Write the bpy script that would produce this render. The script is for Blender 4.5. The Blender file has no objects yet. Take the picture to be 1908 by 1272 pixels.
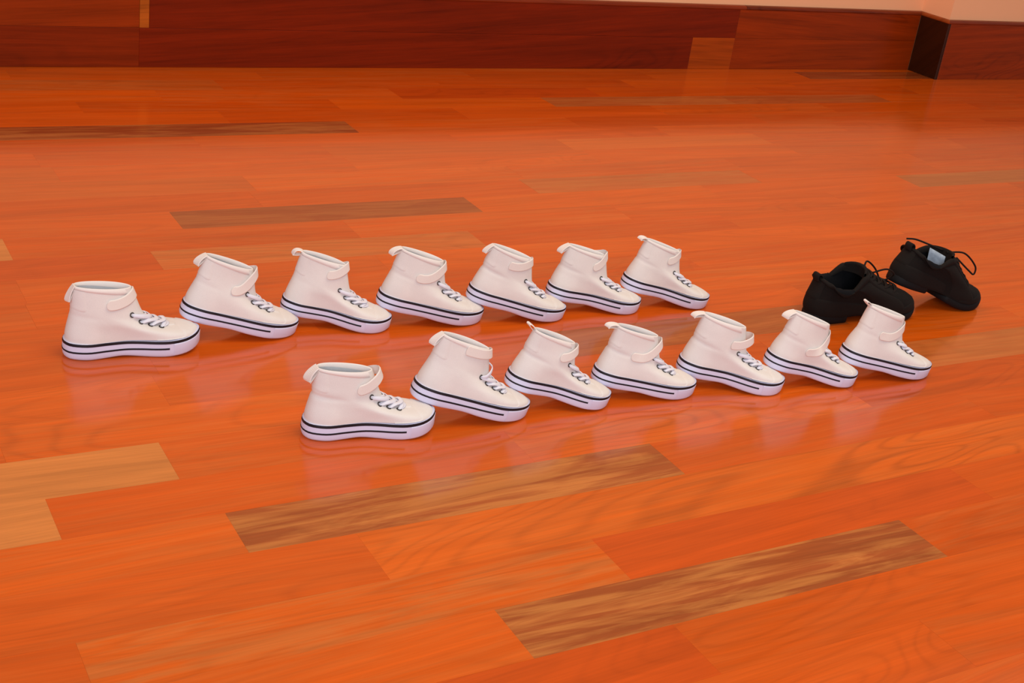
import bpy, math, random
import numpy as np
from mathutils import Matrix, Vector, Euler
C = bpy.context.scene.collection
SC = bpy.context.scene

# ================================================================ camera
cam_d = bpy.data.cameras.new('camera'); cam = bpy.data.objects.new('camera', cam_d); C.objects.link(cam)
cam_d.sensor_width = 36.0; cam_d.lens = 46.894; cam_d.clip_start = .05
_r = (0.86832, -0.47912, 0.12832); _u = (0.09682, 0.41746, 0.90352); _f = (0.48646, 0.77212, -0.40888)
cam.matrix_world = Matrix(((_r[0], _u[0], -_f[0], 0), (_r[1], _u[1], -_f[1], 0), (_r[2], _u[2], -_f[2], .858), (0, 0, 0, 1)))
SC.camera = cam

# ================================================================ world, lights, exposure
SC.view_settings.view_transform = 'Standard'; SC.view_settings.look = 'None'
SC.view_settings.gamma = 1.0; SC.view_settings.exposure = 0.0
try: SC.view_settings.use_curve_mapping = False
except Exception: pass
W = bpy.data.worlds.new('world'); SC.world = W; W.use_nodes = True
bg = W.node_tree.nodes['Background']; bg.inputs[0].default_value = (1.0, .88, .86, 1); bg.inputs[1].default_value = .44
def area(name, loc, target, size, power, col, sy=None):
    d = bpy.data.lights.new(name, 'AREA'); d.energy = power; d.color = col; d.size = size
    if sy: d.shape = 'RECTANGLE'; d.size_y = sy
    o = bpy.data.objects.new(name, d); C.objects.link(o); o.location = loc
    o.rotation_euler = (Vector(target)-Vector(loc)).to_track_quat('-Z', 'Y').to_euler(); return o
area('ceiling_lamp', (1.6, 1.15, 2.75), (1.5, 1.3, 0), 1.6, 40, (1.0, .83, .60))
area('hall_window', (-1.2, -2.2, 1.9), (1.4, 1.8, .4), 2.2, 92, (.93, .93, 1.0), 1.6)

# ================================================================ helpers
def link(name, mesh, mats=None, parent=None):
    o = bpy.data.objects.new(name, mesh); C.objects.link(o)
    if mats is not None and not mesh.materials:
        for m in (mats if isinstance(mats, (list, tuple)) else [mats]): mesh.materials.append(m)
    if parent is not None: o.parent = parent
    return o
def mesh_of(name, V, F, smooth=True):
    me = bpy.data.meshes.new(name); me.from_pydata([tuple(map(float, v)) for v in V], [], [tuple(int(i) for i in f) for f in F])
    if smooth: me.polygons.foreach_set('use_smooth', [True]*len(me.polygons))
    me.update(); return me
def tag(o, label=None, cat=None, group=None, kind=None):
    if label: o['label'] = label
    if cat: o['category'] = cat
    if group: o['group'] = group
    if kind: o['kind'] = kind
    return o
def empty(name, loc=(0, 0, 0)):
    o = bpy.data.objects.new(name, None); C.objects.link(o); o.location = loc; o.empty_display_size = .05; return o
def rows_mesh(R, closed_u=True, closed_v=False, cap0=False, cap1=False, flip=False):
    """grid of rows R[r][i] -> verts, faces"""
    R = np.asarray(R, float); n, m = R.shape[:2]; V = R.reshape(-1, 3).tolist(); F = []
    for r in range(n if closed_v else n-1):
        for i in range(m if closed_u else m-1):
            a, b = r*m+i, r*m+(i+1) % m; r2 = (r+1) % n; c, d = r2*m+(i+1) % m, r2*m+i
            F.append((a, b, c, d) if not flip else (d, c, b, a))
    if cap0: F.append(tuple(range(m))[::-1] if not flip else tuple(range(m)))
    if cap1: F.append(tuple((n-1)*m+i for i in range(m)) if not flip else tuple((n-1)*m+i for i in range(m))[::-1])
    return V, F
def tube(path, rad, seg=8, closed=False):
    P = np.asarray(path, float); n = len(P); R = []; up = np.array([.12, .3, .95])
    for i in range(n):
        t = P[(i+1) % n]-P[(i-1) % n] if closed else P[min(i+1, n-1)]-P[max(i-1, 0)]
        t = t/(np.linalg.norm(t)+1e-12); a = np.cross(up, t)
        if np.linalg.norm(a) < .05: a = np.cross((1, 0, 0), t)
        a /= np.linalg.norm(a); b = np.cross(t, a); r = rad[i] if hasattr(rad, '__len__') else rad
        R.append([P[i]+r*(math.cos(k*2*math.pi/seg)*a+math.sin(k*2*math.pi/seg)*b) for k in range(seg)])
    return rows_mesh(R, True, closed, not closed, not closed)
def ribbon(Cn, Wd, N, hw, th):
    """flat strip: centres, side unit vectors, normals, half widths, thickness"""
    R = []
    for c, w, n, h in zip(Cn, Wd, N, hw):
        c, w, n = map(np.asarray, (c, w, n))
        R.append([c-w*h, c-w*h*.82+n*th, c+w*h*.82+n*th, c+w*h, c+w*h*.82-n*th*.15, c-w*h*.82-n*th*.15])
    return rows_mesh(R, True, False, True, True, flip=False)
def merge(parts):
    V, F = [], []
    for v, f in parts:
        o = len(V); V += list(v); F += [tuple(i+o for i in q) for q in f]
    return V, F
def unit(v):
    v = np.asarray(v, float); return v/(np.linalg.norm(v)+1e-12)

# ================================================================ materials
def new_mat(name):
    m = bpy.data.materials.new(name); m.use_nodes = True; nt = m.node_tree
    return m, nt, nt.nodes['Principled BSDF']
def N(nt, kind, **kw):
    n = nt.nodes.new(kind)
    for k, v in kw.items(): setattr(n, k, v)
    return n
def math_n(nt, op, a, b=None, c=None, clamp=False):
    n = N(nt, 'ShaderNodeMath', operation=op); n.use_clamp = clamp
    for i, x in enumerate((a, b, c)):
        if x is None: continue
        if isinstance(x, (int, float)): n.inputs[i].default_value = x
        else: nt.links.new(x, n.inputs[i])
    return n.outputs[0]
def wood(name, rough=.2, along_z=False, contrast=1.0, spec=.5):
    """oiled hardwood; the object's colour is the board's own colour, its alpha how boldly it is figured"""
    m, nt, bs = new_mat(name); L = nt.links.new
    geo = N(nt, 'ShaderNodeNewGeometry'); inf = N(nt, 'ShaderNodeObjectInfo')
    sep = N(nt, 'ShaderNodeSeparateXYZ'); L(geo.outputs['Position'], sep.inputs[0])
    rnd = math_n(nt, 'MULTIPLY', inf.outputs['Random'], 61.0)
    x = math_n(nt, 'ADD', sep.outputs[0], rnd)
    y = math_n(nt, 'ADD', math_n(nt, 'ADD', sep.outputs[1], sep.outputs[2]), math_n(nt, 'MULTIPLY', inf.outputs['Random'], 17.0))
    # a slight slant of the grain, different on every board
    y = math_n(nt, 'ADD', y, math_n(nt, 'MULTIPLY', sep.outputs[0], math_n(nt, 'MULTIPLY', math_n(nt, 'SUBTRACT', math_n(nt, 'FRACT', math_n(nt, 'MULTIPLY', inf.outputs['Random'], 7.31)), .5), .16)))
    def noise(sx, sy, det, rgh=.5, dist=0.0, off=0.0):
        cb = N(nt, 'ShaderNodeCombineXYZ'); L(math_n(nt, 'MULTIPLY', x, sx), cb.inputs[0]); L(math_n(nt, 'MULTIPLY', y, sy), cb.inputs[1]); cb.inputs[2].default_value = off
        n = N(nt, 'ShaderNodeTexNoise'); L(cb.outputs[0], n.inputs['Vector']); n.inputs['Scale'].default_value = 1; n.inputs['Detail'].default_value = det
        n.inputs['Roughness'].default_value = rgh; n.inputs['Distortion'].default_value = dist; return n.outputs['Fac']
    s1 = noise(1.5, 42, 5, .62, .35); fine = noise(9, 330, 2, .5, 0, 3.1); big = noise(1.9, 8, 1.2, .4, .5, 7.7)
    rings = math_n(nt, 'SINE', math_n(nt, 'MULTIPLY', big, 95.0))
    rings = math_n(nt, 'POWER', math_n(nt, 'MULTIPLY_ADD', rings, .5, .5), 4.0)
    patch = noise(4.5, 26, 4, .6, 1.2, 12.3)
    rm = math_n(nt, 'ADD', math_n(nt, 'MULTIPLY_ADD', noise(1.1, 5, 1, .5, 0, 20.), 2.6, -1.15, clamp=True), math_n(nt, 'MULTIPLY', inf.outputs['Object Index'], .01))
    v = math_n(nt, 'MULTIPLY_ADD', math_n(nt, 'SUBTRACT', s1, .5), .62*contrast, 1.0)
    v = math_n(nt, 'ADD', v, math_n(nt, 'MULTIPLY', math_n(nt, 'SUBTRACT', fine, .5), .30*contrast))
    v = math_n(nt, 'SUBTRACT', v, math_n(nt, 'MULTIPLY', math_n(nt, 'MULTIPLY', rings, rm), .14*contrast))
    v = math_n(nt, 'ADD', v, math_n(nt, 'MULTIPLY', math_n(nt, 'SUBTRACT', big, .5), .25*contrast))
    s2 = noise(4.2, 85, 3, .62, .6, 31.0)
    # bold figure: pale streaks and cloudy patches
    fg = math_n(nt, 'ADD', math_n(nt, 'MULTIPLY', math_n(nt, 'SUBTRACT', s2, .48), 3.6), math_n(nt, 'MULTIPLY', math_n(nt, 'SUBTRACT', patch, .5), 4.0), clamp=False)
    fg = math_n(nt, 'MULTIPLY', math_n(nt, 'ADD', fg, .35, clamp=True), inf.outputs['Alpha'])
    mx = N(nt, 'ShaderNodeMix', data_type='RGBA'); L(fg, mx.inputs[0]); L(inf.outputs['Color'], mx.inputs[6]); mx.inputs[7].default_value = (.53, .185, .042, 1)
    vm = N(nt, 'ShaderNodeVectorMath', operation='SCALE'); L(mx.outputs[2], vm.inputs[0]); L(v, vm.inputs['Scale'])
    L(vm.outputs[0], bs.inputs['Base Color'])
    L(math_n(nt, 'MULTIPLY_ADD', s1, .10, rough-.05), bs.inputs['Roughness']); bs.inputs['Specular IOR Level'].default_value = spec
    bp = N(nt, 'ShaderNodeBump'); bp.inputs['Strength'].default_value = .04; bp.inputs['Distance'].default_value = .001; L(s1, bp.inputs['Height']); L(bp.outputs[0], bs.inputs['Normal'])
    return m
M_FLOOR = wood('merbau_floor', .14, spec=.5)
M_BASE = wood('merbau_skirting', .3, contrast=2.0, spec=.22)
def cloth(name, col, rough=.85, weave=900., var=.05, sheen=.0, bump=.15):
    m, nt, bs = new_mat(name); L = nt.links.new
    tc = N(nt, 'ShaderNodeTexCoord')
    n1 = N(nt, 'ShaderNodeTexNoise'); n1.inputs['Scale'].default_value = 45; n1.inputs['Detail'].default_value = 3; L(tc.outputs['Object'], n1.inputs['Vector'])
    n2 = N(nt, 'ShaderNodeTexNoise'); n2.inputs['Scale'].default_value = weave; n2.inputs['Detail'].default_value = 1; L(tc.outputs['Object'], n2.inputs['Vector'])
    v = math_n(nt, 'ADD', math_n(nt, 'MULTIPLY_ADD', math_n(nt, 'SUBTRACT', n1.outputs[0], .5), var*2, 1.0), math_n(nt, 'MULTIPLY', math_n(nt, 'SUBTRACT', n2.outputs[0], .5), var*2))
    vm = N(nt, 'ShaderNodeVectorMath', operation='SCALE'); vm.inputs[0].default_value = col; L(v, vm.inputs['Scale']); L(vm.outputs[0], bs.inputs['Base Color'])
    bs.inputs['Roughness'].default_value = rough; bs.inputs['Specular IOR Level'].default_value = .25
    if sheen: bs.inputs['Sheen Weight'].default_value = sheen
    bp = N(nt, 'ShaderNodeBump'); bp.inputs['Strength'].default_value = bump; bp.inputs['Distance'].default_value = .0004; L(n2.outputs[0], bp.inputs['Height']); L(bp.outputs[0], bs.inputs['Normal'])
    return m
def plain(name, col, rough=.5, metal=0.0, spec=.5, var=.03, scale=30.):
    m, nt, bs = new_mat(name); L = nt.links.new
    tc = N(nt, 'ShaderNodeTexCoord'); n1 = N(nt, 'ShaderNodeTexNoise'); n1.inputs['Scale'].default_value = scale; n1.inputs['Detail'].default_value = 3; L(tc.outputs['Object'], n1.inputs['Vector'])
    vm = N(nt, 'ShaderNodeVectorMath', operation='SCALE'); vm.inputs[0].default_value = col; L(math_n(nt, 'MULTIPLY_ADD', math_n(nt, 'SUBTRACT', n1.outputs[0], .5), var*2, 1.0), vm.inputs['Scale'])
    L(vm.outputs[0], bs.inputs['Base Color']); bs.inputs['Roughness'].default_value = rough; bs.inputs['Metallic'].default_value = metal; bs.inputs['Specular IOR Level'].default_value = spec
    return m
M_WALL = plain('peach_wall_paint', (.97, .53, .29), .85, spec=.2, var=.02, scale=6)
M_CANVAS = cloth('white_canvas', (.795, .765, .745))
M_LINING = cloth('pale_lining', (.74, .80, .84), var=.03)
M_LACE = cloth('white_lace', (.80, .82, .93), weave=1800, var=.04, bump=.4)
M_BIND = cloth('white_binding', (.86, .82, .79), var=.03)
M_STRAP = cloth('white_strap', (.82, .76, .72), var=.03)
M_RUBBER = plain('white_rubber', (.71, .72, .93), .5, spec=.35, var=.02)
M_STRIPE = plain('black_rubber_stripe', (.012, .009, .014), .5, spec=.3)
M_EYELET = plain('gunmetal_eyelet', (.075, .065, .06), .4, metal=.8)
M_SUEDE = cloth('black_suede', (.0058, .0043, .0038), .95, weave=600, var=.25, bump=.5)
M_SUEDE2 = cloth('black_suede_trim', (.0078, .0056, .0048), .9, weave=500, var=.2, bump=.4)
M_MESHL = cloth('black_shoe_lining', (.0025, .0028, .0045), .95, var=.2)
M_BLKSOLE = plain('black_rubber_sole', (.0055, .0055, .0065), .7, spec=.2)
M_BLKLACE = cloth('black_lace', (.010, .006, .005), .8, weave=1500, var=.2)
M_LABEL = plain('grey_woven_label', (.34, .42, .52), .7, var=.5, scale=160)
# ---------------------------------------------------------------- sneaker geometry (plain numbers, metres; x heel->toe, y across, z up)
SL = 0.188
_OUT = [(0,0),(.002,-.0105),(.010,-.0205),(.030,-.0275),(.055,-.0258),(.080,-.0247),(.100,-.0283),(.120,-.0338),(.140,-.0366),(.160,-.0340),(.175,-.0255),(.1845,-.013),
        (.188,-.001),(.1835,.012),(.172,.0235),(.155,.0318),(.135,.0362),(.110,.0357),(.085,.0328),(.055,.0300),(.030,.0282),(.010,.0207),(.002,.0105)]
def catmull(P, closed=True, sub=8):
    P = np.array(P, float); n = len(P); out = []
    rng = range(n) if closed else range(n-1)
    for i in rng:
        if closed: a, b, c, d = P[(i-1) % n], P[i], P[(i+1) % n], P[(i+2) % n]
        else: b, c = P[i], P[i+1]; a = P[i-1] if i > 0 else 2*b-c; d = P[i+2] if i+2 < n else 2*c-b
        for k in range(sub):
            t = k/sub
            out.append(.5*((2*b)+(-a+c)*t+(2*a-5*b+4*c-d)*t*t+(-a+3*b-3*c+d)*t**3))
    if not closed: out.append(P[-1])
    return np.array(out)
NP = 72
def sole_outline(side):
    """closed outline, NP points, index 0 at heel back, going along the near (-y) side to the toe (index NP/2) and back; side=+1: near side is the medial one"""
    C = catmull(_OUT, True, 16); 
    half = len(C)*12//23
    def resample(Q, m):
        d = np.r_[0, np.cumsum(np.linalg.norm(np.diff(Q, axis=0), axis=1))]; s = np.linspace(0, d[-1], m+1)
        return np.stack([np.interp(s, d, Q[:, k]) for k in (0, 1)], 1)
    i_t = 12*16
    A = resample(C[:i_t+1], NP//2); B = resample(np.vstack([C[i_t:], C[:1]]), NP//2)
    O = np.vstack([A[:-1], B[:-1]])
    if side < 0:
        O = np.roll(O[::-1], 1, axis=0); O[:, 1] *= -1
    return O
# upper rings: xb, zb, xf, zf, k (scale of the sole outline), b (ellipse half width), blend to the ellipse
RINGS = [(.0035,.0235,.1845,.0275,.945,.031,0.0),
         (.0035,.0315,.1800,.0315,.925,.029,0.08),
         (.0055,.0420,.1630,.0342,.875,.0272,.30),
         (.0085,.0545,.1440,.0362,.82,.0250,.65),
         (.0105,.0660,.1280,.0392,.80,.0226,.90),
         (.0120,.0765,.1150,.0458,.8,.0206,1.0),
         (.0130,.0865,.1060,.0580,.8,.0186,1.0),
         (.0142,.0945,.0985,.0760,.8,.0166,1.0),
         (.0152,.1010,.0910,.0945,.8,.0148,1.0)]
NS = 4
def upper_rings(side, crease=0.0, squash=0.0, lean=0.0, seed=0, tall=1.0):
    O = sole_outline(side); t = O[:, 0]/SL; sg = np.sign(O[:, 1]+1e-12)
    i = np.arange(NP); near = (i <= NP//2)
    ph = np.arccos(np.clip(1-2*t, -1, 1)); rows = []
    for j, (xb, zb, xf, zf, k, b, bl) in enumerate(RINGS):
        bb = b*(1-squash*(j/8)**2)
        e = np.where(t < .5, .78, .78+.35*np.clip((t-.5)/.5, 0, 1)*(1 if j > 2 else .3))
        ye = sg*bb*np.sin(ph)**e
        y = (1-bl)*O[:, 1]*k + bl*ye
        # pull the rows in over the instep so the vamp is a dome
        x = xb+(xf-xb)*t
        z = zb+(zf-zb)*t
        if j in (2, 3, 4): z = z + .0015*np.sin(np.pi*np.clip(t, 0, 1))**2
        y = y + lean*(j/8)**2*.012
        z = .0235+(z-.0235)*(1+(tall-1)*j/8)
        rows.append(np.stack([x, y, z], 1))
    rows = np.array(rows)                                     # (9,NP,3)
    S = np.stack([catmull(rows[:, q], False, NS) for q in range(NP)], 1)   # (33,NP,3)
    if crease:
        x, y, z = S[..., 0], S[..., 1], S[..., 2]
        zc = .063-.12*(x-.012); w = np.exp(-((z-zc)/.0030)**2)*np.exp(-((x-.022)/.026)**2)
        w2 = np.exp(-((z-zc-.009)/.006)**2)*np.exp(-((x-.022)/.030)**2)
        S[..., 1] -= np.sign(y)*crease*(.0022*w-.0010*w2)*np.minimum(1, abs(y)/.012)
        S[..., 0] += crease*.0028*w*np.exp(-(x/.02)**2)
    rg = np.random.RandomState(seed); x, z = S[..., 0].copy(), S[..., 2].copy()
    for q in range(4):
        kx, kz, p0, p1 = rg.uniform(25, 70), rg.uniform(30, 90), rg.uniform(0, 6), rg.uniform(0, 6)
        S[..., 1] += .0007*np.sin(kx*x+p0)*np.sin(kz*z+p1)*np.clip((z-.03)/.02, 0, 1)
    return S
def surf(S, u, s):
    """point of the upper at ring value s (0..8) and outline index u (0..NP, real)"""
    r = np.clip(s*NS, 0, S.shape[0]-1.001); r0 = int(r); fr = r-r0; u = u % NP; u0 = int(u); fu = u-u0; u1 = (u0+1) % NP
    return (S[r0, u0]*(1-fu)+S[r0, u1]*fu)*(1-fr)+(S[r0+1, u0]*(1-fu)+S[r0+1, u1]*fu)*fr
def normal(S, u, s):
    a = surf(S, u+.6, s)-surf(S, u-.6, s); b = surf(S, u, min(s+.12, 8))-surf(S, u, max(s-.12, 0)); n = np.cross(a, b); 
    return n/np.linalg.norm(n)
def find(S, x, y):
    """(u,s) on the near/far instep where the surface has the given x,y: highest solution"""
    best = None
    for s in np.linspace(1, 7.6, 90):
        for u in np.linspace(NP*.28, NP*.5, 60) if y <= 0 else np.linspace(NP*.5, NP*.72, 60):
            p = surf(S, u, s); d = (p[0]-x)**2+(p[1]-y)**2
            if best is None or d < best[0]: best = (d, u, s)
    return best[1], best[2]
def spring(x):
    return .0075*np.clip((x-.128)/.060, 0, None)**2
def sole_point(O, i, z, off=0.0):
    q = O[i % NP]; a = O[(i+1) % NP]-O[(i-1) % NP]; n = np.array([a[1], -a[0]]); n = n/np.linalg.norm(n)
    if n @ (q-np.array([.095, 0])) < 0 and abs(q[1]) > .02: n = -n
    if (q[0] < .01 and n[0] > 0) or (q[0] > .18 and n[0] < 0): n = -n
    f = np.interp(z, [0, .0012, .004, .012, .0205, .0245], [-.0035, -.0016, -.0004, 0, -.0006, -.0012])
    q = q+n*(f+off)
    return np.array([q[0], q[1], z+spring(q[0])*(1 if z < .02 else .8)+(.0016*np.exp(-((q[0]-.075)/.02)**2) if z < .004 else 0)])
EYES = [(.0900,-.0158),(.1020,-.0162),(.1155,-.0162),(.1300,-.0158)]
# ================================================================ floor of hardwood strips
floor = link('floor', mesh_of('floor', [(-3.2, -2.2, -.03), (7.2, -2.2, -.03), (7.2, 3.4, -.03), (-3.2, 3.4, -.03), (-3.2, -2.2, -.0125), (7.2, -2.2, -.0125), (7.2, 3.4, -.0125), (-3.2, 3.4, -.0125)],
      [(3, 2, 1, 0), (4, 5, 6, 7), (0, 1, 5, 4), (1, 2, 6, 5), (2, 3, 7, 6), (3, 0, 4, 7)], False), plain('screed', (.12, .05, .02), .9))
tag(floor, kind='structure')
BY = {0: .918, 1: 1.006, 2: 1.0935, 3: 1.190, 4: 1.2755, 5: 1.363, 6: 1.456, 7: 1.546, 8: 1.638, 9: 1.729, 10: 1.821, 11: 1.912, 12: 2.003, 13: 2.0855, 14: 2.180, 15: 2.2675,
      16: 2.358, 17: 2.449, 18: 2.540, 19: 2.627, 20: 2.7135, 21: 2.803, 22: 2.898, 23: 2.985, 24: 3.078, 25: 3.166, 26: 3.252, 27: 3.338}
for k in range(-1, -40, -1): BY[k] = BY[k+1]-.0895
# one known board end per row (board length about .6)
END = {-3: .31, -2: .52, -1: .837, 0: .66, 1: .84, 2: .575, 3: .446, 4: .262, 5: .418, 6: .236, 7: 1.062, 8: .47, 9: .74, 10: .343, 11: .95, 12: .577, 13: .358, 14: .6605, 15: 2.047, 16: .858, 17: .51,
       18: 1.095, 19: .834, 20: 1.223, 21: .95, 22: 1.859, 23: .853, 24: .42, 25: 2.967, 26: .6}
LEN = .6035
ORANGE = [(.62, .091, .0015), (.65, .101, .0025), (.57, .079, .0015), (.63, .095, .0030), (.59, .084, .0013), (.61, .091, .0023)]
RED = (.56, .075, .003); DKRED = (.48, .060, .003); TAN = (.66, .225, .050); PALE = (.68, .135, .012); BROWN = (.33, .074, .015); DULL = (.58, .103, .008); GREYTAN = (.42, .12, .026)
SPECIAL = {(0, .66): (BROWN+(.95,)), (3, .446): (BROWN+(.85,)), (1, .84): (RED+(0,)), (4, -.342): (TAN+(.55,)), (5, -.1855): (TAN+(.45,)), (14, .6605): ((.30, .060, .010)+(.30,)), (12, .577): ((.58, .13, .022)+(.45,)),
           (13, -.2455): (TAN+(.3,)), (20, .016): ((.27, .050, .009)+(.55,)), (14, 2.471): (GREYTAN+(.3,)), (15, 1.4435): ((.50, .11, .018)+(.4,)), (22, 1.859): ((.44, .10, .018)+(.5,)), (22, 2.4625): ((.46, .10, .018)+(.4,)),
           (23, 1.4565): ((.54, .072, .003)+(0,)), (24, .42): ((.54, .10, .008)+(.3,)), (24, -.1835): ((.50, .10, .009)+(.35,)), (25, 2.967): ((.30, .055, .010)+(.3,)), (19, 1.2785): (DKRED+(.15,)), (18, 1.095): (DULL+(0,)), (18, 1.6985): (PALE+(0,)), (17, 1.5275): (DULL+(0,)),
           (17, -.0935): (DULL+(.1,)), (7, 1.062): ((.38, .085, .016)+(.3,)), (5, 1.625): ((.52, .13, .026)+(.4,)), (16, .2545): (DULL+(.1,)), (2, .575): ((.66, .115, .005)+(.15,)), (1, .2365): ((.64, .105, .004)+(.45,)), (12, -.0265): (RED+(0,)), (-1, .2335): (RED+(0,))}
def plank_mesh(x0, x1, y0, y1, name='plank', gap=.00005, bev=.00003):
    a, b, c, d = x0+gap, x1-gap, y0+gap, y1-gap
    V = [(a, c, -.012), (b, c, -.012), (b, d, -.012), (a, d, -.012), (a, c, -bev), (b, c, -bev), (b, d, -bev), (a, d, -bev), (a+bev, c+bev, 0), (b-bev, c+bev, 0), (b-bev, d-bev, 0), (a+bev, d-bev, 0)]
    F = [(0, 1, 5, 4), (1, 2, 6, 5), (2, 3, 7, 6), (3, 0, 4, 7), (4, 5, 9, 8), (5, 6, 10, 9), (6, 7, 11, 10), (7, 4, 8, 11), (8, 9, 10, 11)]
    return V, F
def in_view(x0, x1, y0, y1):
    r, u, f = np.array(_r), np.array(_u), np.array(_f)
    for x in np.linspace(x0, x1, 7):
        for y in (y0, y1):
            d = np.array([x, y, -.858]); z = d@f
            if z > .2 and abs(d@r)/z < .470 and abs(d@u)/z < .33: return True
    return False
MERGE = {(2, .575), (20, .016)}       # boards twice as long
RINGY = {(2, .575): 95, (1, .2365): 60, (4, .857): 80, (4, 1.4605): 40, (5, 1.0215): 50, (0, 1.2635): 30, (2, -.0285): 45, (6, .2395): 60, (-2, .52): 40, (12, .577): 50, (-1, .837): 45, (11, 1.5535): 30}
rg = random.Random(7); rest = []; skip = False
for k in range(-30, 27):
    y0, y1 = BY[k], min(BY[k+1], 3.30)
    e = END.get(k, rg.uniform(0, .6)); n0 = int(math.floor((-2.6-e)/LEN))
    for j in range(n0, n0+16):
        x0 = e+j*LEN; x1 = x0+LEN
        if skip: skip = False; continue
        for kk, ee in MERGE:
            if kk == k and abs(ee-x0) < .05: x1 += LEN; skip = True
        if x0 > 6.6: break
        if k >= 25 and x0 < 3.52 < x1 and k == 26: x1 = 3.52
        if k == 26 and x0 >= 3.5: continue
        if not in_view(x0-.05, x1+.05, y0-.03, y1+.03):
            rest.append(plank_mesh(x0, x1, y0, y1)); continue
        V, F = plank_mesh(x0, x1, y0, y1); cx = (x0+x1)/2
        V = [(v[0]-cx, v[1]-(y0+y1)/2, v[2]) for v in V]
        o = link('plank', mesh_of('plank', V, F, False), M_FLOOR, floor); o.location = (cx, (y0+y1)/2, rg.uniform(-.00004, 0))
        o.rotation_euler = (rg.uniform(-.0006, .0006), rg.uniform(-.0002, .0002), 0)
        col = None
        for (kk, ee), cc in SPECIAL.items():
            if kk == k and abs(ee-x0) < .05: col = cc
        if col is None: col = rg.choice(ORANGE)+((rg.uniform(.05, .22),))
        o.pass_index = next((v for (kk, ee), v in RINGY.items() if kk == k and abs(ee-x0) < .05), rg.choice((0, 0, 5, 15)))
        o.color = col
V, F = merge(rest); o = link('planks', mesh_of('planks', V, F, False), M_FLOOR, floor); o.color = ORANGE[0]+(0.0,); tag(o, kind='stuff')

# ================================================================ back wall with its step, skirting board of wood pieces
def box_vf(x0, x1, y0, y1, z0, z1, bev=0.0):
    if not bev:
        return [(x0, y0, z0), (x1, y0, z0), (x1, y1, z0), (x0, y1, z0), (x0, y0, z1), (x1, y0, z1), (x1, y1, z1), (x0, y1, z1)], [(3, 2, 1, 0), (4, 5, 6, 7), (0, 1, 5, 4), (1, 2, 6, 5), (2, 3, 7, 6), (3, 0, 4, 7)]
    b = bev; V = []; F = []
    # front (-y) face bevelled
    V = [(x0, y1, z0), (x1, y1, z0), (x1, y1, z1), (x0, y1, z1), (x0, y0+b, z0), (x1, y0+b, z0), (x1, y0+b, z1), (x0, y0+b, z1), (x0+b, y0, z0+b), (x1-b, y0, z0+b), (x1-b, y0, z1-b), (x0+b, y0, z1-b)]
    F = [(0, 1, 2, 3), (0, 4, 5, 1), (1, 5, 6, 2), (2, 6, 7, 3), (3, 7, 4, 0), (4, 8, 9, 5), (5, 9, 10, 6), (6, 10, 11, 7), (7, 11, 8, 4), (8, 11, 10, 9)]
    return V, F
YW, YS, XS, HB = 3.284, 3.156, 3.508, .198
wall = link('wall_back', mesh_of('wall_back', *merge([box_vf(-3.2, XS+.010, YW+.012, YW+.16, -.03, 2.9), box_vf(XS+.010, 7.2, YS+.012, YW+.16, -.03, 2.9)]), False), M_WALL); tag(wall, kind='structure')
base = empty('baseboard_back', (0, YW, 0)); tag(base, kind='structure')
DK = (.215, .020, .0009); DK2 = (.185, .0135, .0005); STR = (.27, .030, .0012); MID = (.36, .055, .003); PALEB = (.42, .095, .008)
def panel(x0, x1, z0, z1, col, fig=0.0, y0=YW, y1=YW+.012, name='panel'):
    V, F = box_vf(x0, x1, y0, y1, z0, z1, .0006)
    V = [(v[0], v[1]-YW, v[2]) for v in V]
    o = link(name, mesh_of(name, V, F, False), M_BASE, base); o.color = col+(fig,); return o
HM = .098; HT = HB-.011
panel(-3.1, -.60, 0, HM, DK2); panel(-.60, .872, 0, HM, DK); panel(.872, 2.565, 0, HM, DK2); panel(2.565, 2.728, 0, HM, MID); panel(2.728, XS-.001, 0, HM, STR)
panel(-3.1, -1.2, HM+.0003, HT, DK2); panel(-1.2, .872, HM+.0003, HT, STR); panel(.8725, .896, HM+.0003, HT, PALEB); panel(.8965, 2.728, HM+.0003, HT, DK2); panel(2.7285, XS-.001, HM+.0003, HT, STR)
panel(XS-.0005, XS+.011, 0, HT, (.035, .008, .002), y0=YS, y1=YW-.0005, name='return_panel')
panel(XS+.0115, 5.0, 0, HT, STR, y0=YS, y1=YS+.012); panel(5.0005, 7.1, 0, HT, DK2, y0=YS, y1=YS+.012)
def cap(pts, col):
    # rounded cap moulding along a wall run: profile in (out, up)
    prof = [(-.0118, HT), (.0012, HT), (.0026, HT+.003), (.0018, HT+.0075), (-.0020, HT+.0108), (-.0118, HB+.001)]
    (xa, ya, na), (xb, yb, nb) = pts; R = []
    for (x, y, (nx, ny)) in pts: R.append([(x+nx*p[0], y+ny*p[0]-YW, p[1]) for p in prof])
    V, F = rows_mesh(R, True, False, True, True, flip=True); o = link('cap_moulding', mesh_of('cap_moulding', V, F, False), M_BASE, base); o.color = col; return o
cap([(-3.1, YW, (0, -1)), (2.75, YW, (0, -1))], (.24, .030, .005, 0)); cap([(2.751, YW, (0, -1)), (XS, YW, (-1, -1))], (.20, .028, .006, 0))
cap([(XS, YW, (-1, -1)), (XS, YS, (-1, -1))], (.30, .06, .010, 0)); cap([(XS, YS, (-1, -1)), (7.1, YS, (0, -1))], (.22, .030, .006, 0))
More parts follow.
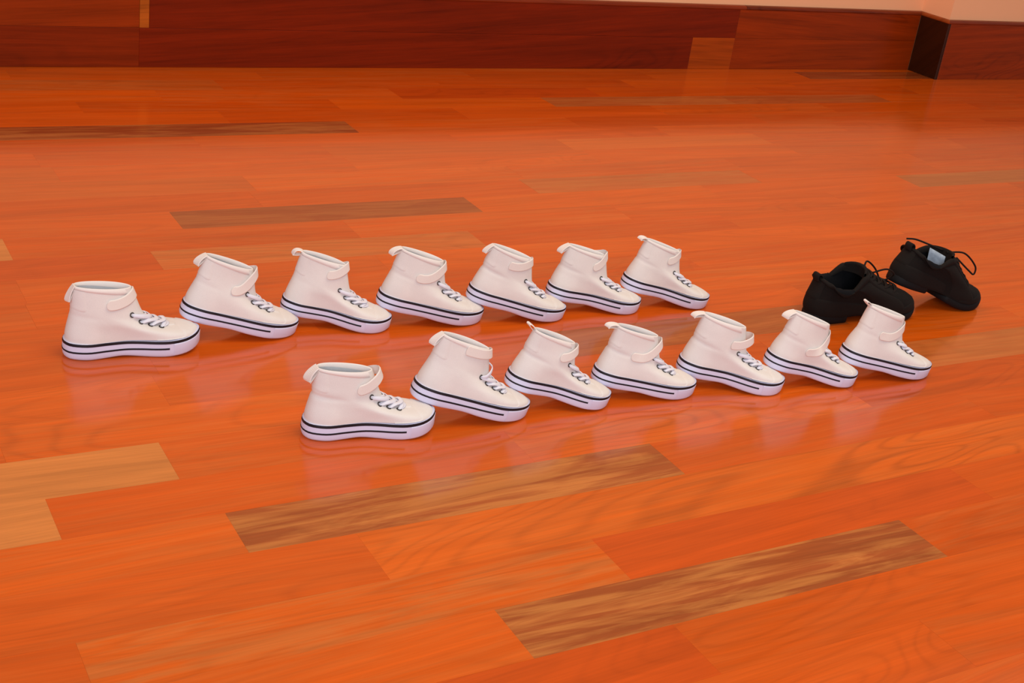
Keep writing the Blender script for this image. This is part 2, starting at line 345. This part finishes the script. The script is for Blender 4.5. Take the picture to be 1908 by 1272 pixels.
# ================================================================ white high-top sneakers
_me = {}
def torus_mesh():
    R = []
    for i in range(14):
        a = i*2*math.pi/14; c = np.array([math.cos(a), math.sin(a), 0])*.0030
        R.append([c+.00095*(math.cos(b)*unit(c)+math.sin(b)*np.array([0, 0, .8])) for b in np.arange(6)*math.pi/3])
    return mesh_of('eyelet', *rows_mesh(R, True, True))
def sole_parts(side):
    O = sole_outline(side); R = []
    for z in (0, .0006, .0012, .004, .008, .012, .016, .0205, .0245):
        R.append([sole_point(O, i, z) for i in range(NP)])
    top = np.array(R[-1]); c = top.mean(0)
    R.append([p*np.array([.9, .82, 1])+np.array([.1*c[0], 0, -.0004]) for p in top])
    sole = mesh_of('sole', *rows_mesh(R, True, False, True, True))
    def band(i0, i1, za, zb, off, name, zfun=None):
        idx = list(range(i0, i1)) if i1-i0 < NP else list(range(NP)); rr = []
        for z, o in ((0, -.0006), (0, off*.7), (.12, off), (.88, off), (1, off*.7), (1, -.0006)):
            row = []
            for i in idx:
                a, b = (za, zb) if zfun is None else zfun(O[i % NP][0]); row.append(sole_point(O, i, a+(b-a)*z, o))
            rr.append(row)
        return mesh_of(name, *rows_mesh(rr, len(idx) == NP, True))
    near_toe = min(range(NP//2), key=lambda i: abs(O[i][0]-.1385)); far_toe = min(range(NP//2, NP), key=lambda i: abs(O[i][0]-.1385))
    up = band(0, NP, .0204, .0243, .0005, 'upper_stripe')
    low = band(far_toe-NP, near_toe+1, 0, 0, .0005, 'lower_stripe', lambda x: (.0101+.0018*x/.138, .0127+.0018*x/.138))
    toe = band(near_toe+1, far_toe, .0012, .0202, .0006, 'toe_bumper')
    return sole, up, low, toe
def build_sneaker(key, side, loc, yaw, pitch, scale, strap, tab, crease, squash, lean, seed, label, group):
    root = empty('sneaker'); tag(root, label, 'sneaker', group)
    if side not in _me: _me[side] = sole_parts(side)
    for nm, me, mt in zip(('sole', 'upper_stripe', 'lower_stripe', 'toe_bumper'), _me[side], (M_RUBBER, M_STRIPE, M_STRIPE, M_RUBBER)):
        o = link(nm, me, mt, root)
        if 'stripe' in nm: o['label'] = 'thin black line round the white sole'
    S = upper_rings(side, crease, squash, lean, seed, strap.get('tall', 1.03)); n = S.shape[0]
    link('upper', mesh_of('upper', *rows_mesh(S, True, False)), M_CANVAS, root)
    # lining: inner wall and insole
    nrm = np.zeros_like(S)
    for r in range(n):
        a = np.roll(S[r], -1, 0)-np.roll(S[r], 1, 0); b = S[min(r+1, n-1)]-S[max(r-1, 0)]; q = np.cross(a, b); nrm[r] = q/(np.linalg.norm(q, axis=1, keepdims=True)+1e-9)
    inn = [S[r]-nrm[r]*(.0014 if r > 24 else .0024) for r in range(n-1, 5, -2)]
    bot = inn[-1]; bc = bot.mean(0); inn.append(bot*.5+bc*.5); 
    link('lining', mesh_of('lining', *rows_mesh(inn, True, False, False, True)), M_LINING, root)
    # collar binding folded over the rim
    r75, r8 = n-3, n-1
    up = np.zeros_like(S[0]); up[:, 2] = 1
    b = [S[r75]-nrm[r75]*.0002, S[r75]+nrm[r75]*.0005, S[n-2]+nrm[n-2]*.0006, S[r8]+nrm[r8]*.0005+up*.0003, S[r8]-nrm[r8]*.0006+up*.0008, S[r8]-nrm[r8]*.0017+up*.0002, S[r75]-nrm[r75]*.0022]
    link('collar_binding', mesh_of('collar_binding', *rows_mesh(b, True, False)), M_BIND, root)
    # toe cap: an overlapping patch over the front of the vamp
    us = np.linspace(NP*.5-13.5, NP*.5+13.5, 29); rows = []
    smax = []
    for u in us:
        best = .05
        for s in np.linspace(.05, 3.0, 60):
            p = surf(S, u, s)
            if p[0] > .1525+(p[1]/.03)**2*.0075: best = s
        smax.append(best)
    for k in range(9):
        rows.append([surf(S, u, max(.02, sm*k/8))+normal(S, u, max(.15, sm*k/8))*(.0010 if k < 8 else -.0002) for u, sm in zip(us, smax)])
    link('toe_cap', mesh_of('toe_cap', *rows_mesh(rows, False, False)), M_CANVAS, root)
    # heel strip
    us = np.linspace(-8, 8, 15); rows = []
    for k, s in enumerate(np.linspace(4.3, 7.45, 12)):
        w = 1 if k > 2 else math.sqrt(max(.05, 1-((2.2-k)/2.4)**2))
        rows.append([surf(S, u*w, s)+normal(S, u*w, s)*(.0008 if abs(u) < 7.9 and k > 0 else -.0002) for u in us])
    link('heel_strip', mesh_of('heel_strip', *rows_mesh(rows, False, False)), M_CANVAS, root)
    # tongue: strip between the eyelet rows, standing up behind the strap
    rows = []
    for s in list(np.linspace(2.55, 7.95, 20)):
        hw = np.interp(s, [2.5, 2.8, 4, 8, 8.3], [.004, .0085, .0095, .012, .010]); row = []
        for y in np.linspace(-1, 1, 9):
            u = NP*.5+y*7
            # walk along u until |y| matches
            for _ in range(12):
                p = surf(S, u, min(s, 7.99)); u += (y*hw-p[1])*150
            p = surf(S, u, min(s, 7.99))+normal(S, u, min(s, 7.9))*(.0009 if abs(y) < .99 else -.0002)
            if s > 8: p = p+np.array([-.0015, 0, .0035])
            row.append(p)
        rows.append(row)
    link('tongue', mesh_of('tongue', *rows_mesh(rows, False, False)), M_CANVAS, root)
    # eyelets and lace
    if 'eyelet' not in _me: _me['eyelet'] = torus_mesh()
    near = [find(S, x, y) for x, y in EYES]; far = [find(S, x, -y) for x, y in EYES]
    for u, s in near+far:
        p = surf(S, u, s); nn = normal(S, u, s); e = link('eyelet', _me['eyelet'], M_EYELET, root)
        e.location = p+nn*.0007; e.rotation_euler = Vector(nn).to_track_quat('Z', 'Y').to_euler(); e['label'] = 'dark metal eyelet'
    parts = []
    def lace(a, b, lift, hw=.0030, tw=0.0):
        Cn, Nn = [], []
        for t in np.linspace(0, 1, 15):
            u, s = a[0]*(1-t)+b[0]*t, a[1]*(1-t)+b[1]*t; nn = normal(S, u, s)
            Cn.append(surf(S, u, s)+nn*(-.0004+lift*min(1, math.sin(math.pi*t)*1.9))); Nn.append(nn)
        T = [unit(Cn[min(i+1, 14)]-Cn[max(i-1, 0)]) for i in range(15)]
        Wd = [unit(np.cross(nn, t)) for nn, t in zip(Nn, T)]; Nn = [unit(np.cross(t, w)) for t, w in zip(T, Wd)]
        parts.append(ribbon(Cn, Wd, Nn, [hw*(.7+.3*math.sin(math.pi*i/14)) for i in range(15)], .0011))
    lace(near[3], far[3], .0016)
    for i in range(3):
        lace(far[i], near[i+1], .0034, .0034); lace(near[i], far[i+1], .0060, .0036)
    if strap.get('lace_up'):
        lace(near[0], (NP*.5+1, near[0][1]+1.6), .006)
    else: lace(near[0], far[0], .003)
    link('shoelace', mesh_of('shoelace', *merge(parts)), M_LACE, root)
    # hook-and-loop strap round the front of the ankle
    ut, st, sf, lf = strap['u']-4.2, strap['s'], strap['sf'], strap['lift']; rt = strap.get('r', .0062)
    dense = np.r_[np.linspace(0, .06, 9)[:-1], np.linspace(.06, 1, 40)]; Cn, Nn, Wd = [], [], []
    for t in dense:
        u = ut+(54-ut)*t; k = min(1, max(0, (u-ut)/(NP*.5-ut))); k2 = k*k*(3-2*k)*.6+k*.4
        s = st+(sf-st)*k2
        if u > NP*.5: s = sf-(u-NP*.5)*.07
        s = min(s, 7.98); nn = normal(S, u, min(s, 7.6)); dn = surf(S, u, min(8, s+.3))-surf(S, u, s-.5)
        off = .0013+lf*math.exp(-((u-NP*.5)/9.0)**2)
        extra = np.array([0, 0, max(0, (st+(sf-st)*k2)-7.98)*.008])
        nn = unit(nn*np.array([1, 1, .55])) if abs(u-NP*.5) < 10 else nn
        Cn.append(surf(S, u, s)+nn*off+extra); Nn.append(nn); Wd.append(unit(dn))
    L_ = np.r_[0, np.cumsum([np.linalg.norm(Cn[i+1]-Cn[i]) for i in range(len(Cn)-1)])]; m = len(Cn); hw = []
    for i in range(m):
        T = unit(Cn[min(i+1, m-1)]-Cn[max(i-1, 0)]); w = unit(Wd[i]-T*(Wd[i]@T)); Wd[i] = w; nn = unit(np.cross(w, T)); Nn[i] = nn if nn@Nn[i] > 0 else -nn
        d = L_[i]; hw.append(.0076*(math.sqrt(max(0.04, 1-((rt-d)/rt)**2)) if d < rt else 1))
    link('strap', mesh_of('strap', *ribbon(Cn, Wd, Nn, hw, .0013), False), M_STRAP, root)
    # pull tab at the heel: folded webbing loop
    a, ln, hw_, opn = tab[:4]; tw = tab[4] if len(tab) > 4 else .5; hw_ *= 1.3; ln *= .9; opn *= .6; a = math.radians(a); p0 = surf(S, 0, 7.9)+np.array([.0008, 0, .0008]); d = np.array([-math.cos(a), 0, math.sin(a)]); up2 = np.array([math.sin(a), 0, math.cos(a)])
    path = []
    for t in np.linspace(0, 1, 25):
        q = t*2 if t < .5 else 2-2*t; side_ = 1 if t < .5 else -1
        w = math.sin(math.pi*min(1, q*.98))*.5+.5*q
        path.append(p0+d*(ln*math.sin(q*math.pi/2))+up2*side_*opn*math.sin(math.pi*q**.8)+np.array([0, 0, -.002*(1-side_)*(1-q)-.006*q*q*(1 if a < .3 else .3)]))
    T = [unit(path[min(i+1, 24)]-path[max(i-1, 0)]) for i in range(25)]; Wd = []
    for i in range(25):
        q = min(i, 24-i)/12; w = np.array([-tw*q, 1., .25*tw*q]); Wd.append(unit(w-T[i]*(w@T[i])))
    Nn = [unit(np.cross(w, t)) for w, t in zip(Wd, T)]
    link('pull_tab', mesh_of('pull_tab', *ribbon(path, Wd, Nn, [hw_]*25, .0010), False), M_BIND, root)
    root.location = loc; root.scale = (scale,)*3; root.rotation_euler = Euler((0, math.radians(pitch), math.radians(yaw)), 'XYZ')
    return root
GB, GF = 'white sneakers in the back row', 'white sneakers in the front row'
SHOES = [
 ('B1', 1, (0.3587, 1.7301, 0.0000), -2.61, 0, 1.018, dict(tall=1.02, u=20.8, s=6.3, sf=7.6, lift=.0005), (-62, .021, .0050, .0012), .25, 0, 0, 'white high-top sneaker flat on the floor at the left end of the back row', GB),
 ('B2', -1, (0.5290, 1.7565, 0.0353), -8.30, 13.71, .948, dict(u=21.8, s=5, sf=7.9, lift=.005), (-48, .019, .0062, .0022), .3, 0, 0, 'white high-top sneaker second from left in the back row, strap standing open in a loop', GB),
 ('B3', 1, (0.6932, 1.7798, 0.0202), -23.19, 8.68, .914, dict(tall=1.09, u=24.1, s=6.6, sf=7.95, lift=.003, r=.004), (-8, .016, .0045, .0045), .15, .1, 0, 'white high-top sneaker third from left in the back row, pull tab curled round', GB),
 ('B4', -1, (0.8391, 1.7478, 0.0285), -12.81, 11.42, .946, dict(u=17.5, s=4.9, sf=7.7, lift=.003), (-30, .019, .0052, .0028), .4, 0, 0, 'white high-top sneaker in the middle of the back row, fourth of seven', GB),
 ('B5', -1, (0.9907, 1.7325, 0.0327), -15.37, 13.22, .916, dict(tall=1.06, u=19.2, s=6.4, sf=7.8, lift=.001, r=.003), (-46, .019, .0046, .0012), .9, 0, 0, 'white high-top sneaker fifth from left in the back row, with a creased ankle', GB),
 ('B6', 1, (1.1438, 1.7345, 0.0226), -15.14, 9.68, .906, dict(u=25.0, s=6.3, sf=8.2, lift=.001), (-40, .021, .0058, .0015), .6, .12, 0, 'white high-top sneaker second from right in the back row, strap pressed flat', GB),
 ('B7', 1, (1.2874, 1.7246, 0.0314), -15.64, 13.12, .888, dict(u=25.0, s=6.4, sf=7.9, lift=.0005), (4, .016, .0052, .0018), .5, .15, 0, 'white high-top sneaker at the right end of the back row', GB),
 ('F1', 1, (0.5972, 1.4295, 0.0000), -8.69, 0, .964, dict(tall=1, u=25.1, s=6.2, sf=7.7, lift=.0095), (-48, .021, .0068, .0022), .9, 0, 0, 'white high-top sneaker flat on the floor at the left end of the front row', GF),
 ('F2', -1, (0.7526, 1.4350, 0.0366), -11.45, 14.31, .934, dict(u=21.2, s=7.3, sf=7.7, lift=.003, r=.003, lace_up=True), (-52, .020, .0056, .0018), .1, .1, 0, 'white high-top sneaker second from left in the front row, lace poking up under strap', GF),
 ('F3', 1, (0.9018, 1.4382, 0.0330), -13.64, 13.94, .869, dict(u=24.8, s=6.2, sf=7.6, lift=.004), (28, .018, .0040, .0012), .9, 0, 0, 'white high-top sneaker third from left in the front row, narrow pull tab pointing up', GF),
 ('F4', -1, (1.0504, 1.4382, 0.0203), -15.41, 8.96, .885, dict(u=16.6, s=4.2, sf=7.5, lift=.005), (-2, .020, .0050, .0018), .9, 0, 0, 'white high-top sneaker in the middle of the front row, fourth of seven', GF),
 ('F5', 1, (1.2055, 1.4394, 0.0190), -25.92, 8.27, .909, dict(tall=1.09, u=25.8, s=6, sf=7.15, lift=.0115, r=.004), (-14, .020, .0052, .0016), .9, .05, 0, 'white high-top sneaker fifth from left in the front row, strap jutting forward', GF),
 ('F6', 1, (1.3440, 1.3989, 0.0308), -14.00, 12.99, .879, dict(tall=1.07, u=16.5, s=2.6, sf=7.2, lift=.001), (-32, .019, .0062, .0022), .5, .1, 0, 'white high-top sneaker second from right in the front row, strap drooping beside the laces', GF),
 ('F7', -1, (1.4926, 1.3890, 0.0267), -13.64, 11.16, .908, dict(tall=1.1, u=15.6, s=4.4, sf=7.3, lift=.001, r=.005), (26, .015, .0042, .0010), .3, .08, 0, 'white high-top sneaker at the right end of the front row, before the black shoes', GF),
]
for q, a in enumerate(SHOES): build_sneaker(*a[:11], 100+q, *a[11:])
# ================================================================ black suede lace-up dance shoes
KL = .240/SL
# xb, zb, xf, zf, outline scale, ellipse half width, blend, dip of the ankle sides
BR = [(.006, .010, .234, .018, .95, .04, 0, 0), (.001, .026, .232, .032, .99, .041, .05, 0), (.002, .042, .216, .046, .95, .041, .22, 0), (.006, .055, .186, .057, .90, .0395, .55, 0),
      (.010, .067, .152, .069, .87, .038, .9, -.002), (.013, .077, .126, .082, .8, .038, 1, -.012), (.013, .083, .110, .096, .8, .0385, 1, -.028)]
def black_rings(side):
    O = sole_outline(side)*KL; t = O[:, 0]/.240; sg = np.sign(O[:, 1]+1e-12); ph = np.arccos(np.clip(1-2*t, -1, 1)); rows = []
    for j, (xb, zb, xf, zf, k, b, bl, dip) in enumerate(BR):
        ye = sg*b*np.sin(ph)**np.where(t < .5, .8, .8+.3*(t-.5))
        y = (1-bl)*O[:, 1]*k*.86+bl*ye; x = xb+(xf-xb)*t
        z = zb+(zf-zb)*t+dip*np.sin(np.pi*np.clip(t*1.32, 0, 1))**1.2
        rows.append(np.stack([x, y, z], 1))
    rows = np.array(rows)
    rows[..., 2] *= .94
    return np.stack([catmull(rows[:, q], False, 5) for q in range(NP)], 1)      # 31 rows
def build_black(side, bend, loc, rot, label, ends, tongue_label=False, tall=1.0):
    """bend: dict for a shoe standing on its toes: the front of the sole stays flat"""
    root = empty('dance_shoe'); tag(root, label, 'shoe', 'pair of black lace-up shoes')
    ns = 5
    def D(P):
        P = np.array(P, float); shp = P.shape; Q = P.reshape(-1, 3).copy()
        if bend:
            for x0, w, ang in bend:      # hinge at x0 over a width w, everything behind swings up by ang
                h = np.clip((x0+w/2-Q[:, 0])/w, 0, 1); a = np.radians(ang)*h
                # integrate as a circular arc
                cx, cz = x0-w/2, 0.0
                out = Q.copy(); R = w/np.radians(ang)
                s = np.clip(x0+w/2-Q[:, 0], 0, w); th = s/R; rest = np.clip(x0-w/2-Q[:, 0], 0, None)
                bx = x0+w/2-R*np.sin(th)-rest*np.cos(th); bz = R*(1-np.cos(th))+rest*np.sin(th)
                m = s > 0
                out[m, 0] = (bx+(-np.sin(th))*0+Q[:, 2]*np.sin(th))[m]; out[m, 2] = (bz+Q[:, 2]*np.cos(th))[m]
                Q = out
        return Q.reshape(shp)
    S = black_rings(side); S[..., 2] *= tall; n = S.shape[0]
    def sf(u, s):
        return surf_n(S, u, s, ns)
    def nf(u, s):
        a = sf(u+.6, s)-sf(u-.6, s); b = sf(u, min(s+.12, 6))-sf(u, max(s-.12, 0)); q = np.cross(a, b); return q/(np.linalg.norm(q)+1e-9)
    def add(name, V, F, m, smooth=True):
        return link(name, mesh_of(name, D(V), F, smooth), m, root)
    add('upper', *rows_mesh(S, True, False), M_SUEDE)
    nrm = np.zeros_like(S)
    for r in range(n):
        a = np.roll(S[r], -1, 0)-np.roll(S[r], 1, 0); b = S[min(r+1, n-1)]-S[max(r-1, 0)]; q = np.cross(a, b); nrm[r] = q/(np.linalg.norm(q, axis=1, keepdims=True)+1e-9)
    inn = [S[r]-nrm[r]*.0055 for r in range(n-1, 4, -2)]; bot = inn[-1]; inn.append(bot*.5+bot.mean(0)*.5)
    add('lining', *rows_mesh(inn, True, False, False, True), M_MESHL)
    b = [S[n-4]-nrm[n-4]*.0002, S[n-4]+nrm[n-4]*.0014, S[n-2]+nrm[n-2]*.0022, S[n-1]+nrm[n-1]*.0008+np.array([0, 0, .0022]), S[n-1]-nrm[n-1]*.0030+np.array([0, 0, .0026]), S[n-1]-nrm[n-1]*.0062, S[n-4]-nrm[n-4]*.0064]
    add('padded_collar', *rows_mesh(b, True, False), M_SUEDE2)
    # split rubber sole: heel pad and forefoot pad
    O = sole_outline(side)*KL; O[:, 1] *= .86
    def pad(xa, xb, name, h=.014):
        out = []
        for k in range(NP):
            x, y = O[k]; x = min(max(x, xa), xb); out.append((x, y))
        # clip y at the cut ends
        P = []
        for k in range(NP):
            x, y = O[k]
            if xa <= x <= xb: P.append((x, y))
        P = np.array(P); c = P.mean(0); R = []
        for z, s in ((0, .90), (.0015, .945), (.006, .965), (h, .965), (h+.003, .93)):
            R.append([(c[0]+(p[0]-c[0])*s, c[1]+(p[1]-c[1])*s, z+.010*max(0, (p[0]-.19)/.05)**2) for p in P])
        add(name, *rows_mesh(R, True, False, True, True), M_BLKSOLE)
    pad(-.01, .082, 'heel_sole', .013); pad(.118, .30, 'front_sole', .011)
    # suede arch between the pads
    R = []
    for x in np.linspace(.070, .130, 7):
        yn = np.interp(x, *zip(*sorted((O[k][0], O[k][1]) for k in range(3, NP//2-3)))); yf = np.interp(x, *zip(*sorted((O[k][0], O[k][1]) for k in range(NP//2+3, NP-3))))
        lift = .008*math.sin(math.pi*(x-.070)/.06)
        R.append([(x, yn*.95, .013+lift*.3), (x, yn*.6, .007+lift), (x, 0, .006+lift), (x, yf*.6, .007+lift), (x, yf*.95, .013+lift*.3), (x, yf*.8, .024), (x, yn*.8, .024)])
    add('arch', *rows_mesh(R, True, False, True, True), M_SUEDE)
    def patch(name, us, s0f, s1f, off=.0012, m=M_SUEDE2, k=10):
        rows = []
        for q in range(k+1):
            row = []
            for i, u in enumerate(us):
                a, bb = s0f(u), s1f(u); s = a+(bb-a)*q/k; edge = i in (0, len(us)-1) or q in (0, k)
                row.append(sf(u, s)+nf(u, s)*(off if not edge else -.0003))
            rows.append(row)
        add(name, *rows_mesh(rows, False, False), m)
    patch('heel_counter', np.linspace(-17, 17, 27), lambda u: .1, lambda u: 2.6-.004*u*u)
    patch('heel_strip', np.linspace(-3.2, 3.2, 7), lambda u: 2.0, lambda u: 5.6, .0022)
    patch('toe_cap', np.linspace(NP/2-14, NP/2+14, 25), lambda u: .1, lambda u: 1.55-.0065*(u-NP/2)**2, .0012)
    for sd in (-1, 1):
        patch('side_panel', np.linspace(NP/2+sd*17.5, NP/2+sd*8.5, 15), lambda u: .2, lambda u: 5.2, .0014)
        patch('eyestay', np.linspace(NP/2+sd*9.0, NP/2+sd*4.2, 7), lambda u: 2.7, lambda u: 5.9, .0026)
    patch('tongue', np.linspace(NP/2-4.4, NP/2+4.4, 9), lambda u: 2.4, lambda u: 5.95, .0012, M_SUEDE)
    # tongue top standing above the collar
    rows = []
    for q, dz in enumerate((-.010, 0, .006, .010)):
        rows.append([sf(NP/2+y*7, 5.95)+np.array([-.004-.15*max(0, dz), 0, dz-.004*y*y*(q > 1)]) for y in np.linspace(-1, 1, 9)])
    back = [[np.array(p)+np.array([-.005, 0, -.001]) for p in r] for r in rows[::-1]]
    add('tongue_top', *rows_mesh(rows+back, False, False), M_SUEDE2)
    if tongue_label:
        R = []
        tl = tongue_label
        cx, cy, cz = tl
        for z_, x_ in ((-.013, .004), (-.004, .0015), (.004, -.001), (.012, -.003)):
            R.append([(cx+x_-.60*y_, cy+.8*y_, cz+z_+.10*y_) for y_ in np.linspace(-.0145, .0145, 6)])
        R2 = [[(p[0]+.0012, p[1], p[2]) for p in r] for r in R[::-1]]
        o = add('tongue_label', *rows_mesh(R+R2, False, False), M_LABEL); o['label'] = 'worn blue-grey woven label inside the shoe'
    # pull tab at the heel, curling out
    P = [sf(0, 5.9)+np.array(d) for d in ((.004, 0, -.006), (.003, 0, .003), (.000, 0, .007), (-.005, 0, .008), (-.006, 0, .003), (-.003, 0, -.004))]
    P = catmull(P, False, 3); T = [unit(P[min(i+1, len(P)-1)]-P[max(i-1, 0)]) for i in range(len(P))]; Wd = [np.array([0, 1., 0])]*len(P); Nn = [unit(np.cross(w, t)) for w, t in zip(Wd, T)]
    add('pull_tab', *ribbon(P, Wd, Nn, [.009]*len(P), .002), M_SUEDE2)
    parts = []
    eyes = [(NP/2-6.6, NP/2+6.6, s) for s in (3.1, 3.8, 4.5, 5.2, 5.75)]
    def lace(ua, sa, ub, sb, lift):
        P = []
        for t in np.linspace(0, 1, 11):
            u, s = ua+(ub-ua)*t, sa+(sb-sa)*t; P.append(sf(u, s)+nf(u, s)*(.0022+lift*math.sin(math.pi*t)))
        parts.append(tube(P, .0016, 6))
    for i, (a, c, s) in enumerate(eyes):
        lace(a, s, c, s, .002)
        if i: lace(a, eyes[i-1][2], c, s, .0035); lace(c, eyes[i-1][2], a, s, .0028)
    V, F = merge(parts); V = D(V)
    lo = []
    for pts in ends: lo.append(tube(catmull(pts, False, 6), .0017, 7))
    V2, F2 = merge(lo) if lo else ([], [])
    V = list(V)+list(V2); F = list(F)+[tuple(i+len(V)-len(V2) for i in f) for f in F2]
    link('shoelace', mesh_of('shoelace', V, F), M_BLKLACE, root)
    root.location = loc; root.rotation_euler = Euler([math.radians(a) for a in rot], 'XYZ'); return root
def surf_n(S, u, s, ns):
    r = min(max(s*ns, 0), S.shape[0]-1.001); r0 = int(r); fr = r-r0; u = u % NP; u0 = int(u); fu = u-u0; u1 = (u0+1) % NP
    return (S[r0, u0]*(1-fu)+S[r0, u1]*fu)*(1-fr)+(S[r0+1, u0]*(1-fu)+S[r0+1, u1]*fu)*fr
build_black(1, None, (1.589, 1.583, 0), (0, 0, -5), 'black suede lace-up shoe flat on the floor behind the last white sneakers', [[(.118, -.012, .088), (.140, -.022, .098), (.172, -.008, .080), (.158, .010, .062), (.122, .010, .086)], [(.118, .012, .088), (.135, .026, .094), (.164, .034, .076), (.180, .030, .052)]])
build_black(1, [(.100, .05, -8), (.172, .05, 24)], (1.771, 1.588, 0), (0, 0, -4), 'black suede lace-up shoe propped heel-up on the toe of the other black shoe', [[(.132, .010, .106), (.106, .022, .114), (.083, .034, .120), (.066, .040, .120)], [(.132, .0, .106), (.172, -.004, .104), (.206, -.006, .078), (.206, -.008, .062), (.192, -.006, .070), (.160, .000, .094)]], (.086, .002, .064), .87)
